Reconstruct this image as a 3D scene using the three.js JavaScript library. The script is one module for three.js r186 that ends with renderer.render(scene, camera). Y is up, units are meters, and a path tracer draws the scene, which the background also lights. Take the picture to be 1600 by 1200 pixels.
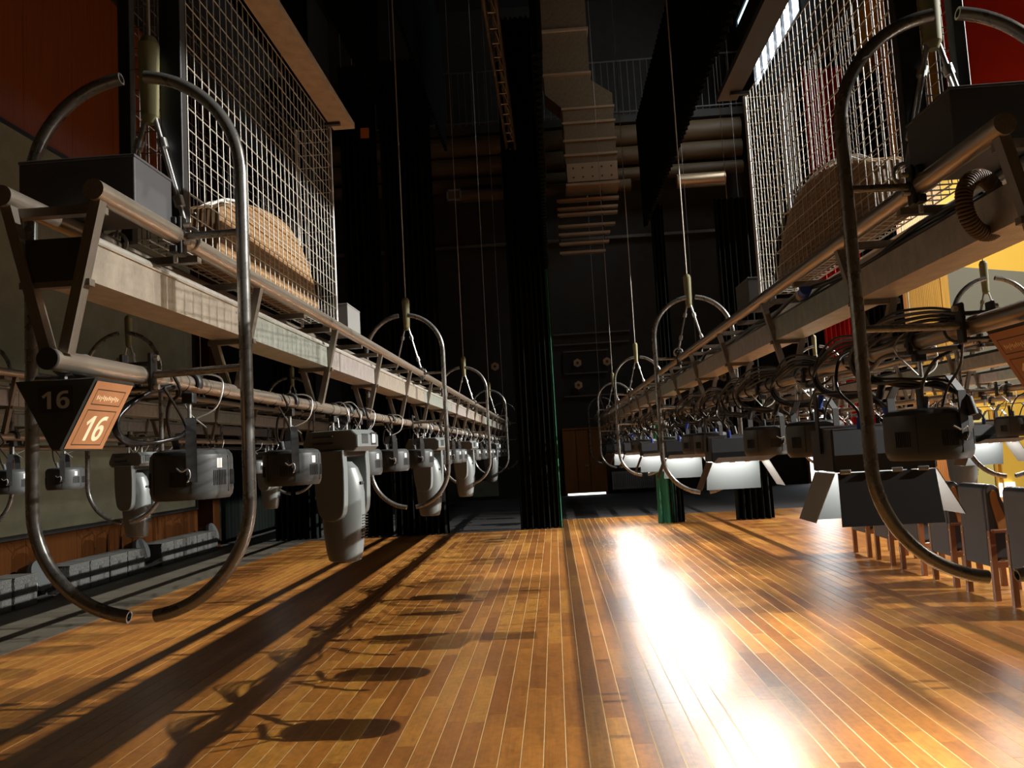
import * as THREE from 'three';
import { mergeGeometries, toCreasedNormals } from 'three/addons/utils/BufferGeometryUtils.js';
import { RoundedBoxGeometry } from 'three/addons/geometries/RoundedBoxGeometry.js';
import { RectAreaLightUniformsLib } from 'three/addons/lights/RectAreaLightUniformsLib.js';
import { ImprovedNoise } from 'three/addons/math/ImprovedNoise.js';

// ------------------------------------------------------------------ camera, renderer, light
// x to the audience, y up, -z across the stage; metres; the stage floor is y = 0
RectAreaLightUniformsLib.init();
const scene = new THREE.Scene();
scene.background = new THREE.Color(0x000000);
const camera = new THREE.PerspectiveCamera(2 * Math.atan(600 / 1275) * 180 / Math.PI, 4 / 3, 0.05, 200);
camera.position.set(0, 1.62, 0);
camera.rotation.order = 'YXZ';
camera.rotation.set(0.0823, 0.0473, -0.0550);
scene.add(camera);
const renderer = new THREE.WebGLRenderer({ antialias: true });
renderer.toneMapping = THREE.LinearToneMapping;
renderer.toneMappingExposure = 1.0;
renderer.shadowMap.enabled = true;

const KEY = 6800;          // candela of each front-of-house spotlight
const HOUSE = 34;           // auditorium ceiling panels
const FLOOD = 165;          // cyclorama floods on bar fifteen
const WINDOW = 9;         // gallery window daylight

// ------------------------------------------------------------------ helpers
let seed = 7;
const rnd = () => { seed = (seed * 16807) % 2147483647; return seed / 2147483647; };
const rr = (a, b) => a + (b - a) * rnd();
const V = (x, y, z) => new THREE.Vector3(x, y, z);
const used = {};
function numbered(n) { const k = used[n] = (used[n] ?? -1) + 1; return k ? `${n}_${String(k).padStart(3, '0')}` : n; }
function shade(o) { o.castShadow = true; o.receiveShadow = true; return o; }
function thing(name, label, category, pos = [0, 0, 0], group, turn = 0) {
  const o = new THREE.Group(); o.name = numbered(name); scene.add(o);
  o.position.set(...pos); o.rotation.y = turn;
  o.userData = { label, category }; if (group) o.userData.group = group;
  return o;
}
const SMALL = new Set(['vent_slots', 'mesh_panel', 'mesh_floor', 'hose_ribs', 'lattice_bar', 'screw', 'cooling_ribs', 'panel_seam', 'tape_ring', 'lid_screw', 'cord_plug', 'door_hinge', 'cable_tie', 'clamp_bolt', 'stud']);
function part(name, geos, m, parent, label) {
  const g = Array.isArray(geos) ? merge(geos) : geos;
  const o = shade(new THREE.Mesh(g, m)); o.name = name;
  if (SMALL.has(name)) o.userData.kind = 'stuff';   // many tiny pieces joined: too small to pick apart
  if (label) o.userData.label = label;
  parent.add(o); return o;
}
function parts(name, gs, m, parent) { for (const g of gs) part(name, g, m, parent); }
function solo(name, geos, m, label, category, pos = [0, 0, 0], group) {
  const o = shade(new THREE.Mesh(Array.isArray(geos) ? merge(geos) : geos, m));
  o.name = numbered(name); o.position.set(...pos); o.userData = { label, category };
  if (group) o.userData.group = group;
  scene.add(o); return o;
}
function struct(name, geos, m, parent) {
  const o = shade(new THREE.Mesh(Array.isArray(geos) ? merge(geos) : geos, m));
  o.name = parent ? name : numbered(name);
  if (!parent) o.userData.kind = 'structure';
  (parent || scene).add(o); return o;
}
function copy(src, pos, label, group, turn) {
  const o = src.clone(); o.name = numbered(src.name.replace(/_\d{3}$/, '')); scene.add(o);
  o.position.set(...pos); if (turn !== undefined) o.rotation.y = turn;
  o.userData = { ...src.userData, label }; if (group) o.userData.group = group;
  return o;
}
function merge(gs) {
  if (gs.length === 1) return gs[0];
  return mergeGeometries(gs.map(g => { const h = g.index ? g.toNonIndexed() : g.clone(); for (const k of Object.keys(h.attributes)) if (!['position', 'normal', 'uv'].includes(k)) h.deleteAttribute(k); return h; }));
}
const ORD = ['first', 'second', 'third', 'fourth', 'fifth', 'sixth', 'seventh', 'eighth', 'ninth', 'tenth', 'eleventh', 'twelfth', 'thirteenth', 'fourteenth', 'fifteenth', 'sixteenth', 'seventeenth', 'eighteenth', 'nineteenth', 'twentieth'];
function box(x0, x1, y0, y1, z0, z1) { // z given as stage depth (positive away from the camera) or local
  const g = new THREE.BoxGeometry(x1 - x0, y1 - y0, Math.abs(z1 - z0));
  g.translate((x0 + x1) / 2, (y0 + y1) / 2, -(z0 + z1) / 2);
  metreUV(g); return g;
}
function rbox(w, h, d, r, x = 0, y = 0, z = 0, s = 3) { const g = new RoundedBoxGeometry(w, h, d, s, r); g.translate(x, y, z); return g; }
function metreUV(g) {
  const p = g.attributes.position, n = g.attributes.normal, uv = g.attributes.uv;
  for (let i = 0; i < p.count; i++) {
    const ax = Math.abs(n.getX(i)), ay = Math.abs(n.getY(i)), az = Math.abs(n.getZ(i));
    if (ax >= ay && ax >= az) uv.setXY(i, p.getZ(i), p.getY(i));
    else if (ay >= az) uv.setXY(i, p.getX(i), p.getZ(i));
    else uv.setXY(i, p.getX(i), p.getY(i));
  }
}
const UPV = V(0, 1, 0);
function cyl(a, b, r, seg = 14, r2 = r, open = false) {
  const d = b.clone().sub(a), g = new THREE.CylinderGeometry(r2, r, d.length(), seg, 1, open);
  g.applyQuaternion(new THREE.Quaternion().setFromUnitVectors(UPV, d.clone().normalize()));
  g.translate((a.x + b.x) / 2, (a.y + b.y) / 2, (a.z + b.z) / 2);
  return g;
}
function bar(a, b, w, h, side = V(0, 0, 1)) { // square bar from a to b; w measured along side
  const d = b.clone().sub(a), L = d.length(), y = d.clone().normalize();
  const z = side.clone().sub(y.clone().multiplyScalar(side.dot(y))).normalize(), x = y.clone().cross(z);
  const g = new THREE.BoxGeometry(h, L, w);
  g.applyMatrix4(new THREE.Matrix4().makeBasis(x, y, z).setPosition(a.clone().add(b).multiplyScalar(.5)));
  return g;
}
function tube(pts, r, seg = 32, rad = 8, closed = false) {
  return new THREE.TubeGeometry(new THREE.CatmullRomCurve3(pts, closed, 'catmullrom', 0.5), seg, r, rad, closed);
}
function hollowTube(curve, seg, ro, ri, rad = 14) { // pipe with an open bore and cut ends
  const fr = curve.computeFrenetFrames(seg, false), P = [], N = [], U = [], I = [];
  const rings = [];
  const ring = (k, r, s) => {
    const c = curve.getPointAt(k / seg), st = P.length / 3;
    for (let j = 0; j <= rad; j++) {
      const a = j / rad * Math.PI * 2, n = fr.normals[k].clone().multiplyScalar(Math.cos(a)).addScaledVector(fr.binormals[k], Math.sin(a));
      P.push(c.x + n.x * r, c.y + n.y * r, c.z + n.z * r);
      if (s) N.push(s.x, s.y, s.z); else N.push(n.x, n.y, n.z);
      U.push(j / rad * .15, k / seg * 3);
    }
    return st;
  };
  const join = (a, b, flip) => { for (let j = 0; j < rad; j++) { const q = [a + j, a + j + 1, b + j, b + j + 1]; flip ? I.push(q[0], q[2], q[1], q[1], q[2], q[3]) : I.push(q[0], q[1], q[2], q[1], q[3], q[2]); } };
  let last = -1;
  for (let k = 0; k <= seg; k++) { const st = ring(k, ro); if (last >= 0) join(last, st, false); last = st; }
  for (const [k, s] of [[0, -1], [seg, 1]]) {
    const t = curve.getTangentAt(k / seg).multiplyScalar(s);
    const a = ring(k, ro, t), b = ring(k, ri, t); join(a, b, s < 0);
    const deep = Math.max(0, Math.min(seg, k - s * 3)), e = ring(k, ri), f = ring(deep, ri); join(e, f, s > 0);
    const h = ring(deep, ri, t), c = ring(deep, 0.0005, t); join(h, c, s < 0);
  }
  const g = new THREE.BufferGeometry();
  g.setAttribute('position', new THREE.Float32BufferAttribute(P, 3)); g.setAttribute('normal', new THREE.Float32BufferAttribute(N, 3)); g.setAttribute('uv', new THREE.Float32BufferAttribute(U, 2)); g.setIndex(I);
  return g;
}
const shift = (g, x, y, z) => g.clone().translate(x, y, z);

// ------------------------------------------------------------------ textures (computed)
const noise = new ImprovedNoise();
function fbm(x, y, z, o = 4) { let s = 0, a = .5; for (let i = 0; i < o; i++) { s += a * noise.noise(x, y, z); x *= 2; y *= 2; a *= .5; } return s; }
function tex(w, h, f, srgb, rx, ry) {
  const d = new Uint8Array(w * h * 4);
  for (let y = 0; y < h; y++) for (let x = 0; x < w; x++) {
    const c = f(x / w, y / h), i = (y * w + x) * 4;
    d[i] = Math.max(0, Math.min(255, c[0] * 255)); d[i + 1] = Math.max(0, Math.min(255, c[1] * 255)); d[i + 2] = Math.max(0, Math.min(255, c[2] * 255)); d[i + 3] = 255;
  }
  const t = new THREE.DataTexture(d, w, h); t.wrapS = t.wrapT = THREE.RepeatWrapping; t.magFilter = THREE.LinearFilter; t.minFilter = THREE.LinearMipmapLinearFilter; t.generateMipmaps = true;
  if (srgb) t.colorSpace = THREE.SRGBColorSpace;
  t.repeat.set(rx, ry); t.needsUpdate = true; return t;
}
// oak/bamboo stage boards: grain along v, cross figure, blotches; tile is 0.9 m x 2.2 m
const boardMap = tex(512, 1024, (u, v) => {
  const g = fbm(u * 90, v * 5, 1.3, 4), fig = fbm(u * 26, v * 46, 7.7, 4), blot = fbm(u * 6, v * 7, 3.1, 3), pore = Math.max(0, noise.noise(u * 260, v * 16, 9) - .35);
  const k = .82 + .32 * g + .46 * fig + .36 * blot - .5 * pore;
  return [k, k * .97, k * .93];
}, false, 1 / .9, 1 / 2.2);
const boardRough = tex(256, 512, (u, v) => { const k = .74 + .20 * fbm(u * 9, v * 20, 5, 4) + .12 * fbm(u * 60, v * 8, 2, 3); return [k, k, k]; }, false, 1 / .9, 1 / 2.2);
const wallWood = tex(512, 512, (u, v) => { const k = .8 + .35 * fbm(u * 60, v * 2.5, 2.2, 4) + .2 * fbm(u * 200, v * 6, 4, 2); return [k, k * .97, k * .92]; }, false, 1 / 1.5, 1 / 3);
const wornMap = tex(256, 256, (u, v) => { const k = .85 + .32 * fbm(u * 8, v * 8, 4.1, 5) + .14 * fbm(u * 50, v * 50, 2.1, 2); return [k, k * .985, k * .96]; }, false, 2, 1.2);
const wornRough = tex(256, 256, (u, v) => { const k = .8 + .5 * fbm(u * 10, v * 10, 8.1, 5); return [k, k, k]; }, false, 2, 1.2);
const clothMap = tex(256, 256, (u, v) => { const k = .85 + .3 * fbm(u * 14, v * 3, 4.4, 4) + .15 * fbm(u * 70, v * 70, 1.2, 2); return [k, k, k]; }, false, 1, .5);
const crumple = tex(256, 256, (u, v) => { const k = .35 + 1.5 * Math.abs(fbm(u * 9, v * 3, 2.4, 5)) + .3 * fbm(u * 40, v * 9, 1, 2); return [k, k, k]; }, false, 3, 3);
const flatCable = tex(128, 256, (u, v) => { const s = .5 + .5 * Math.sin(v * Math.PI * 2 * 16), k = .55 + .35 * s + .25 * fbm(u * 4, v * 30, 1, 3); return [k, k, k]; }, false, 1.5, 2.5);
const ribMap = tex(128, 128, (u, v) => { const k = Math.pow(Math.abs(Math.sin(u * Math.PI * 4)), .5); return [k, k, k]; }, false, 2.5, 1);
const concrete = tex(256, 256, (u, v) => { const k = .85 + .3 * fbm(u * 5, v * 5, 1.1, 5) + .1 * fbm(u * 60, v * 60, 3, 2); return [k, k, k]; }, false, .5, .5);

// ------------------------------------------------------------------ materials
const lin = (r, g, b) => new THREE.Color().setRGB(r, g, b);
function mat(r, g, b, rough = .6, metal = 0, extra = {}) { return new THREE.MeshStandardMaterial({ color: lin(r, g, b), roughness: rough, metalness: metal, ...extra }); }
const M = {
  pipe: mat(.52, .46, .385, .42, .8, { map: wornMap, roughnessMap: wornRough }),
  barSteel: mat(.24, .21, .175, .4, .6, { map: wornMap }),
  trough: [mat(.56, .50, .42, .42, .7, { map: wornMap }), mat(.47, .51, .46, .42, .7, { map: wornMap }), mat(.56, .52, .50, .42, .7, { map: wornMap })],
  conduit: mat(.5, .47, .42, .4, .6),
  hoop: mat(.21, .205, .19, .36, .6, { roughnessMap: wornRough }),
  silver: mat(.62, .62, .6, .32, .8),
  zinc: mat(.5, .48, .44, .45, .6),
  dark: mat(.022, .022, .023, .5, .1),
  darkMetal: mat(.026, .026, .026, .5, .3),
  par: mat(.042, .046, .046, .45, .1),
  slot: mat(.006, .006, .006, .7),
  label: mat(.75, .75, .72, .6),
  headGrey: mat(.125, .138, .135, .38, .05),
  headDark: mat(.03, .031, .033, .4, .1),
  lens: new THREE.MeshPhysicalMaterial({ color: lin(.05, .05, .055), roughness: .1, clearcoat: 1 }),
  cable: mat(.006, .006, .007, .3),
  cableGrey: mat(.10, .10, .10, .4),
  blue: mat(.02, .06, .35, .45),
  sleeve: mat(.20, .19, .09, .7),
  wire: mat(.42, .39, .33, .5, .4),
  boxGrey: mat(.06, .06, .064, .6),
  boxPale: mat(.17, .17, .165, .6),
  mesh: mat(.50, .48, .42, .45, .3),
  fascia: mat(.40, .30, .20, .6, 0, { map: wornMap }),
  tanCable: mat(.30, .17, .07, .7, 0, { bumpMap: flatCable, bumpScale: .01, map: flatCable }),
  paleCable: mat(.6, .58, .54, .6),
  signFace: mat(.018, .022, .02, .6),
  green: mat(.020, .15, .08, .92, 0, { map: clothMap }),
  black: new THREE.MeshPhysicalMaterial({ color: lin(.0065, .009, .008), roughness: .98, specularIntensity: .15, map: clothMap }),
  red: mat(.55, .012, .012, .85, 0, { map: clothMap }),
  redFlat: mat(.78, .035, .016, .8),
  wallDark: mat(.045, .039, .031, .9, 0, { map: concrete }),
  wallBlack: mat(.014, .013, .012, .9, 0, { map: concrete }),
  dadoWood: new THREE.MeshPhysicalMaterial({ color: lin(.040, .0125, .0016), roughness: .9, specularIntensity: .15, map: wallWood }),
  woodRed: mat(.34, .085, .016, .55, 0, { map: wallWood }),
  panelGrey: mat(.30, .31, .215, .85, 0, { map: concrete }),
  yellowWood: mat(.72, .40, .07, .55, 0, { map: wallWood }),
  yellowWall: mat(.78, .48, .06, .7),
  orangeWood: mat(.48, .17, .03, .6, 0, { map: wallWood }),
  paleYellow: mat(.70, .60, .20, .7),
  houseGrey: mat(.18, .175, .14, .85),
  floorGrey: mat(.078, .067, .048, .6, 0, { map: concrete }),
  floorBlack: mat(.028, .027, .029, .92, 0, { map: concrete }),
  seam: mat(.62, .42, .19, .6),
  duct: mat(.24, .165, .09, .5, .25, { map: wornMap }),
  ductBand: mat(.72, .50, .30, .36, .6),
  ductBrown: mat(.125, .075, .032, .6, .1, { map: wornMap }),
  doorWood: mat(.34, .13, .028, .55, 0, { map: wallWood }),
  radiator: mat(.4, .4, .4, .5, .1),
  hexTan: mat(.55, .36, .2, .6),
  leather: new THREE.MeshPhysicalMaterial({ color: lin(.030, .031, .035), roughness: .5, clearcoat: .15, clearcoatRoughness: .5 }),
  chairWood: new THREE.MeshPhysicalMaterial({ color: lin(.19, .062, .017), roughness: .35, clearcoat: .6, clearcoatRoughness: .25 }),
  brass: mat(.75, .55, .2, .3, .9),
  crate: mat(.10, .10, .092, .55, .1, { map: crumple, bumpMap: crumple, bumpScale: .015 }),
  crateTop: mat(.05, .05, .045, .8),
  doorBlack: mat(.010, .0098, .0105, .6, .1),
  doorGrey: mat(.0085, .0104, .0104, .55),
  flapPale: mat(.34, .32, .28, .55),
  flapBrown: mat(.16, .085, .03, .6),
  chairInlay: new THREE.MeshPhysicalMaterial({ color: lin(.36, .15, .035), roughness: .35, clearcoat: .6, clearcoatRoughness: .25 }),
  railDark: mat(.10, .09, .08, .5, .3),
  cream: mat(.024, .0225, .02, .55),
};
const glowWhite = (s, r = 1, g = .97, b = .92) => new THREE.MeshStandardMaterial({ color: lin(.8, .8, .8), emissive: lin(r, g, b), emissiveIntensity: s, roughness: .6 });

// ------------------------------------------------------------------ lights that fill the place
function area(name, w, h, pos, to, intensity, color = lin(1, 1, 1)) {
  const l = new THREE.RectAreaLight(color, intensity, w, h); l.name = name; l.position.set(...pos); scene.add(l); l.lookAt(...to); return l;
}
// front-of-house spotlights on the lighting bridge above the auditorium
const KX = 30, KY = 17;
function houseSpot(z, cd) {
  const t = thing('auditorium_spotlight', `auditorium spotlight on the bridge above the seats, aimed ${ORD[Math.round((z - 4) / 5)] ?? ''} along the stage`.trim(), 'spotlight', [KX, KY, -z], 'auditorium spotlights');
  const q = new THREE.Group(); 
  const dir = V(-1, -.47, 0).normalize();
  part('housing', cyl(dir.clone().multiplyScalar(-.5), dir.clone().multiplyScalar(-.05), .14, 20), M.dark, t);
  part('lamp_lens', cyl(dir.clone().multiplyScalar(-.05), dir.clone().multiplyScalar(-.03), .12, 20), glowWhite(6), t);
  part('yoke', [bar(V(.2, .1, -.17), V(.25, .42, -.17), .03, .01), bar(V(.2, .1, .17), V(.25, .42, .17), .03, .01), bar(V(.25, .42, -.17), V(.25, .42, .17), .03, .01, V(1, 0, 0))], M.darkMetal, t);
  const l = new THREE.SpotLight(lin(1, .97, .91), cd, 0, .25, 1, 2); l.name = 'spotlight_beam';
  l.position.set(KX, KY, -z); l.target.position.set(2.2, 0, -z); l.castShadow = true; l.shadow.radius = 4; l.shadow.mapSize.set(2048, 2048); l.shadow.camera.near = 1; l.shadow.camera.far = 70;
  scene.add(l); scene.add(l.target);
}
for (const z of [4, 9, 14, 19]) houseSpot(z, KEY);
solo('lighting_bridge', [box(KX + .2, KX + .3, KY + .4, KY + .5, 1, 24), box(KX + .2, KX + .3, KY + .95, KY + 1.05, 1, 24)], M.darkMetal, 'steel lighting bridge above the auditorium carrying the spotlights', 'lighting bridge');
for (const [x, z, i] of [[14, 8, 0], [14, 18, 1], [22, 8, 2], [22, 20, 3]]) {
  solo('house_light_panel', box(x - 1.5, x + 1.5, 12.02, 12.12, z - 1.5, z + 1.5), glowWhite(2, 1, .93, .8), `${ORD[i]} square white house light hanging over the auditorium`, 'ceiling light', [0, 0, 0], 'auditorium house lights');
  area('house_light', 3, 3, [x, 12, -z], [x, 0, -z], HOUSE, lin(1, .93, .8));
}

// ------------------------------------------------------------------ the stage floor
const WOODX0 = -.031 - 43 * .1205 - .002, WOODX1 = 8.9, PITCH = .1205, PX0 = -.031;
{
  const floor = struct('floor', [box(-7.3, WOODX0, -.3, -.004, -3, 29), box(WOODX1, 9.4, -.3, -.004, -3, 29), box(WOODX0, -.1, -.3, -.004, 17.0, 29), box(-.1, WOODX1, -.3, -.004, 18.95, 29)], M.floorBlack);
  struct('joint_bed', [box(WOODX0, WOODX1, -.3, -.0022, -3, 17.0), box(-.1, WOODX1, -.3, -.0022, 17.0, 18.95)], M.seam, floor);
  struct('side_strip', box(-7.3, WOODX0, -.004, 0, -3, 16.9), M.floorGrey, floor);
  const tints = [[.40, .155, .024], [.44, .175, .029], [.345, .128, .020], [.48, .205, .035], [.30, .106, .017], [.42, .160, .024], [.50, .222, .036]];
  const mats = tints.map(t => new THREE.MeshPhysicalMaterial({ color: lin(...t), map: boardMap, roughness: .48, roughnessMap: boardRough, clearcoat: 1, clearcoatRoughness: .34 }));
  const restMat = new THREE.MeshPhysicalMaterial({ color: 0xffffff, vertexColors: true, map: boardMap, roughness: .48, roughnessMap: boardRough, clearcoat: 1, clearcoatRoughness: .34 });
  const list = [];
  for (let k = -43; PX0 + (k + 1) * PITCH < WOODX1; k++) {
    const x0 = PX0 + k * PITCH; let z = -.6 - rnd() * 1.4;
    const end = x0 < -.1 ? 17.0 : 18.95;
    while (z < end) {
      const L = rr(.75, 1.5), z1 = Math.min(z + L, end);
      if (z1 > .9 && z1 - z > .1) list.push([x0 + .0032, x0 + PITCH - .0032, z + .001, z1 - .001, Math.floor(rnd() * tints.length), rnd() * 3, rnd() * 7]);
      z = z1;
    }
  }
  camera.updateMatrixWorld(); camera.aspect = 4 / 3; camera.updateProjectionMatrix();
  const q = V(0, 0, 0);
  for (const b of list) { q.set((b[0] + b[1]) / 2, 0, -(b[2] + b[3]) / 2).project(camera); const inside = Math.abs(q.x) < 1.02 && q.y > -1.05 && q.y < 1; b.push(inside ? (b[2] + b[3]) / 2 : 99 + b[2]); }
  list.sort((a, b) => a[7] - b[7]);
  const topBoard = (b, P, N, U, I, C, t) => {
    const [x0, x1, z0, z1, , u0, v0] = b, c = .0012, s = P.length / 3;
    const o = [[x0, x1, z0, z1, -.0022], [x0 + c, x1 - c, z0 + c * .5, z1 - c * .5, 0]];
    const quad = (p, n) => { const i = P.length / 3; for (const v of p) { P.push(v[0], v[1], -v[2]); N.push(...n); U.push(v[0] + u0, v[2] + v0); if (C) C.push(...t); } I.push(i, i + 1, i + 2, i, i + 2, i + 3); };
    const lo = (x, z) => [x ? x1 : x0, -.0022, z ? z1 : z0], hi = (x, z) => [x ? x1 - c : x0 + c, 0, z ? z1 - c * .5 : z0 + c * .5];
    quad([hi(0, 0), hi(1, 0), hi(1, 1), hi(0, 1)], [0, 1, 0]);
    quad([lo(0, 0), lo(1, 0), hi(1, 0), hi(0, 0)], [0, 1, 0]);
    quad([lo(1, 1), lo(0, 1), hi(0, 1), hi(1, 1)], [0, 1, 0]);
    quad([lo(0, 1), lo(0, 0), hi(0, 0), hi(0, 1)], [0, 1, 0]);
    quad([lo(1, 0), lo(1, 1), hi(1, 1), hi(1, 0)], [0, 1, 0]);
  };
  const build = (bs, withColor) => {
    const P = [], N = [], U = [], I = [], C = withColor ? [] : null;
    for (const b of bs) topBoard(b, P, N, U, I, C, tints[b[4]]);
    const g = new THREE.BufferGeometry(); g.setAttribute('position', new THREE.Float32BufferAttribute(P, 3)); g.setAttribute('normal', new THREE.Float32BufferAttribute(N, 3)); g.setAttribute('uv', new THREE.Float32BufferAttribute(U, 2));
    if (C) g.setAttribute('color', new THREE.Float32BufferAttribute(C, 3)); g.setIndex(I); return g;
  };
  for (const b of list.slice(0, 300)) part('plank', build([b]), mats[b[4]], floor);
  part('plank_field', build(list.slice(300), true), restMat, floor).userData.kind = 'stuff';
}

// ------------------------------------------------------------------ the shell of the stage house and the auditorium
struct('ceiling', box(-7.65, 11.9, 17.6, 17.9, -3.3, 29), M.wallBlack);
{ // back wall of the stage (left in the picture): grey acoustic panel framed by red-brown wood
  const w = struct('wall_left', box(-7.65, -7.35, -.3, 17.6, -3.3, 29), M.wallDark);
  part('acoustic_panel', box(-7.35, -7.31, .86, 6.5, -1, 16.3), M.panelGrey, w);
  part('panel_frame', [box(-7.35, -7.29, .80, .86, -1, 16.4), box(-7.35, -7.29, 6.5, 6.56, -1, 16.4), box(-7.35, -7.29, .86, 6.5, 16.3, 16.4)], M.dark, w);
  for (let k = 0; k < 15; k++) part('wood_panel', box(-7.35, -7.32, 6.56, 9.9, -1 + k * 1.2, .194 + k * 1.2), M.woodRed, w);
  for (let k = 0; k < 15; k++) part('wood_panel', box(-7.35, -7.32, .0, .80, -1 + k * 1.2, .194 + k * 1.2), M.dadoWood, w);
  part('top_rail', box(-7.35, -7.27, 9.9, 10.0, -1, 17), M.dark, w);
  part('wood_return', box(-7.35, -7.0, 0, 9.9, 16.42, 16.75), M.dadoWood, w);
}
struct('wall_rear', box(-7.65, 9.8, -.3, 17.6, -3.3, -3), M.wallBlack);
{ // far side wall of the stage
  const w = struct('wall_far', box(-7.65, 9.8, -.3, 17.6, 28.3, 28.6), M.wallDark);
  part('ledge', box(-7.3, 7.0, 8.82, 8.92, 28.1, 28.3), M.barSteel, w);
  part('dado_panel', box(-2.9, -2.0, .12, .66, 28.26, 28.3), M.panelGrey, w);
  part('dado_panel', box(5.0, 6.1, .0, .66, 28.26, 28.3), M.panelGrey, w);
}
{ // wood double door with daylight under it
  const d = struct('door_1', [box(.30, .36, 0, 2.24, 28.2, 28.34), box(1.68, 1.74, 0, 2.24, 28.2, 28.34), box(.30, 1.74, 2.24, 2.30, 28.2, 28.34)], M.doorWood);
  part('door_leaf', box(.36, .74, .07, 2.22, 28.22, 28.28), M.doorWood, d);
  part('door_leaf', box(.76, 1.18, .07, 2.22, 28.22, 28.28), M.doorWood, d);
  part('door_leaf', box(1.2, 1.68, .07, 2.22, 28.22, 28.28), M.doorWood, d);
  part('kick_light', box(.38, 1.67, .0, .065, 28.25, 28.29), glowWhite(2.6, .9, .97, 1), d);
  part('door_handle', [cyl(V(1.12, 1.0, -28.2), V(1.12, 1.0, -28.15), .02), cyl(V(1.12, 1, -28.15), V(1.02, 1, -28.15), .014)], M.silver, d);
}
{ // side exit standing open to daylight, behind the red curtain
  const d = struct('door_2', [box(8.5, 8.58, 0, 3.3, 28.16, 28.3), box(9.42, 9.5, 0, 3.3, 28.16, 28.3), box(8.5, 9.5, 3.3, 3.4, 28.16, 28.3)], M.doorWood);
  part('door_light', box(8.58, 9.42, 0, 3.3, 28.24, 28.29), glowWhite(2.6, .9, .96, 1), d);
  area('door_daylight', .84, 3.3, [9.0, 1.65, -28.2], [9.0, 1.65, -20], 2.6, lin(.9, .96, 1));
}
{ // stage side of the proscenium wall and the gallery above it
  const w = struct('wall_right', [box(11.5, 11.9, 9.12, 17.6, -3.3, 28.6), box(9.5, 9.9, -.3, 17.6, 22.1, 28.6), box(9.5, 9.9, -.3, 17.6, -3.3, 1)], M.wallDark);
  part('gallery_front', [box(7.0, 7.2, 11.5, 12.55, 9, 28.3), box(7.0, 7.2, 13.5, 15.5, 9, 28.3), box(7.0, 7.2, 15.75, 17.6, 9, 28.3), box(7.0, 7.2, 12.55, 13.5, 9, 20.6), box(7.0, 7.2, 12.55, 13.5, 25.3, 28.3), box(7.0, 7.2, 15.5, 15.75, 9, 23.8), box(7, 7.2, 15.5, 15.75, 27, 28.3)], M.wallBlack, w);
  part('gallery_floor', box(7.0, 7.6, 11.3, 11.5, 9, 28.3), M.wallBlack, w);
  part('gallery_back', box(7.5, 7.6, 11.5, 17.6, 9, 28.3), M.wallBlack, w);
}
{ // gallery windows: daylight
  const w1 = struct('window_1', box(7.06, 7.1, 12.55, 13.5, 20.6, 25.3), glowWhite(WINDOW, .78, .9, 1));
  for (let k = 0; k <= 6; k++) part('window_frame', box(6.98, 7.06, 12.55, 13.5, 20.6 + k * .775, 20.66 + k * .775), M.dark, w1);
  part('window_frame', [box(6.98, 7.06, 12.5, 12.58, 20.6, 25.36), box(6.98, 7.06, 13.46, 13.54, 20.6, 25.36)], M.dark, w1);
  area('window_light', 4.6, .9, [6.95, 13.02, -22.95], [0, 9, -22.95], WINDOW, lin(.78, .9, 1));
  struct('window_2', box(7.06, 7.1, 15.5, 15.75, 23.8, 27), glowWhite(2.2, .6, .9, 1));
}
{ // the auditorium: lower floor, ceiling, splayed side wall of yellow wood and grey panels
  struct('auditorium_floor', box(9.9, 36, -1.5, -1.2, -4, 40), M.floorGrey);
  struct('stage_apron', box(9.4, 9.95, -1.5, -.002, -3, 29), M.doorWood);
  struct('auditorium_ceiling', box(11.9, 36, 18.2, 18.5, -4, 40), M.houseGrey);
  struct('auditorium_rear_wall', box(36, 36.3, -1.5, 18.5, -4, 40), M.wallDark);
  struct('auditorium_near_wall', box(9.9, 36, -1.5, 18.5, -4.3, -4), M.wallDark);
  const w = struct('auditorium_side_wall', [box(0, 26, -1.5, 18.5, 0, .3)], M.yellowWall);
  w.position.set(9.05, 0, -21.7); w.rotation.y = .5;                       // splays outwards from the proscenium
  const P = (n, x0, x1, y0, y1, d, m) => part(n, box(x0, x1, y0, y1, -d, 0), m, w);
  P('wood_return', .12, .46, -1.2, 12, .1, M.orangeWood);
  for (let k = 0; k < 20; k++) P('wood_slat', .48 + k * .072, .542 + k * .072, 2.95, 9, .06, M.yellowWood);
  P('wood_strip', 1.93, 2.25, 2.95, 9, .07, M.yellowWood);
  P('grey_panel', 2.27, 7, 2.98, 6.05, .05, M.houseGrey);
  P('grey_panel', 7.3, 14, 2.98, 6.05, .05, M.houseGrey);
  P('stone_band', 1.3, 14, 2.62, 2.9, .06, M.houseGrey);
  P('wood_band', .46, 14, 2.44, 2.52, .09, M.yellowWood);
  for (let k = 0; k < 22; k++) P('wood_slat', .48 + k * .075, .545 + k * .075, -.9, 2.42, .05, M.orangeWood);
  P('door_leaf', 2.5, 3.38, -.9, 2.0, .06, M.paleYellow);
  P('door_frame', 3.40, 3.48, -.9, 2.05, .09, M.yellowWood);
  P('door_frame', 3.66, 3.72, -.9, 2.05, .09, M.yellowWood);
  part('door_window', box(3.62, 4.2, -.75, .0, -.08, 0), glowWhite(3, 1, 1, 1), w);
}

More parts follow.
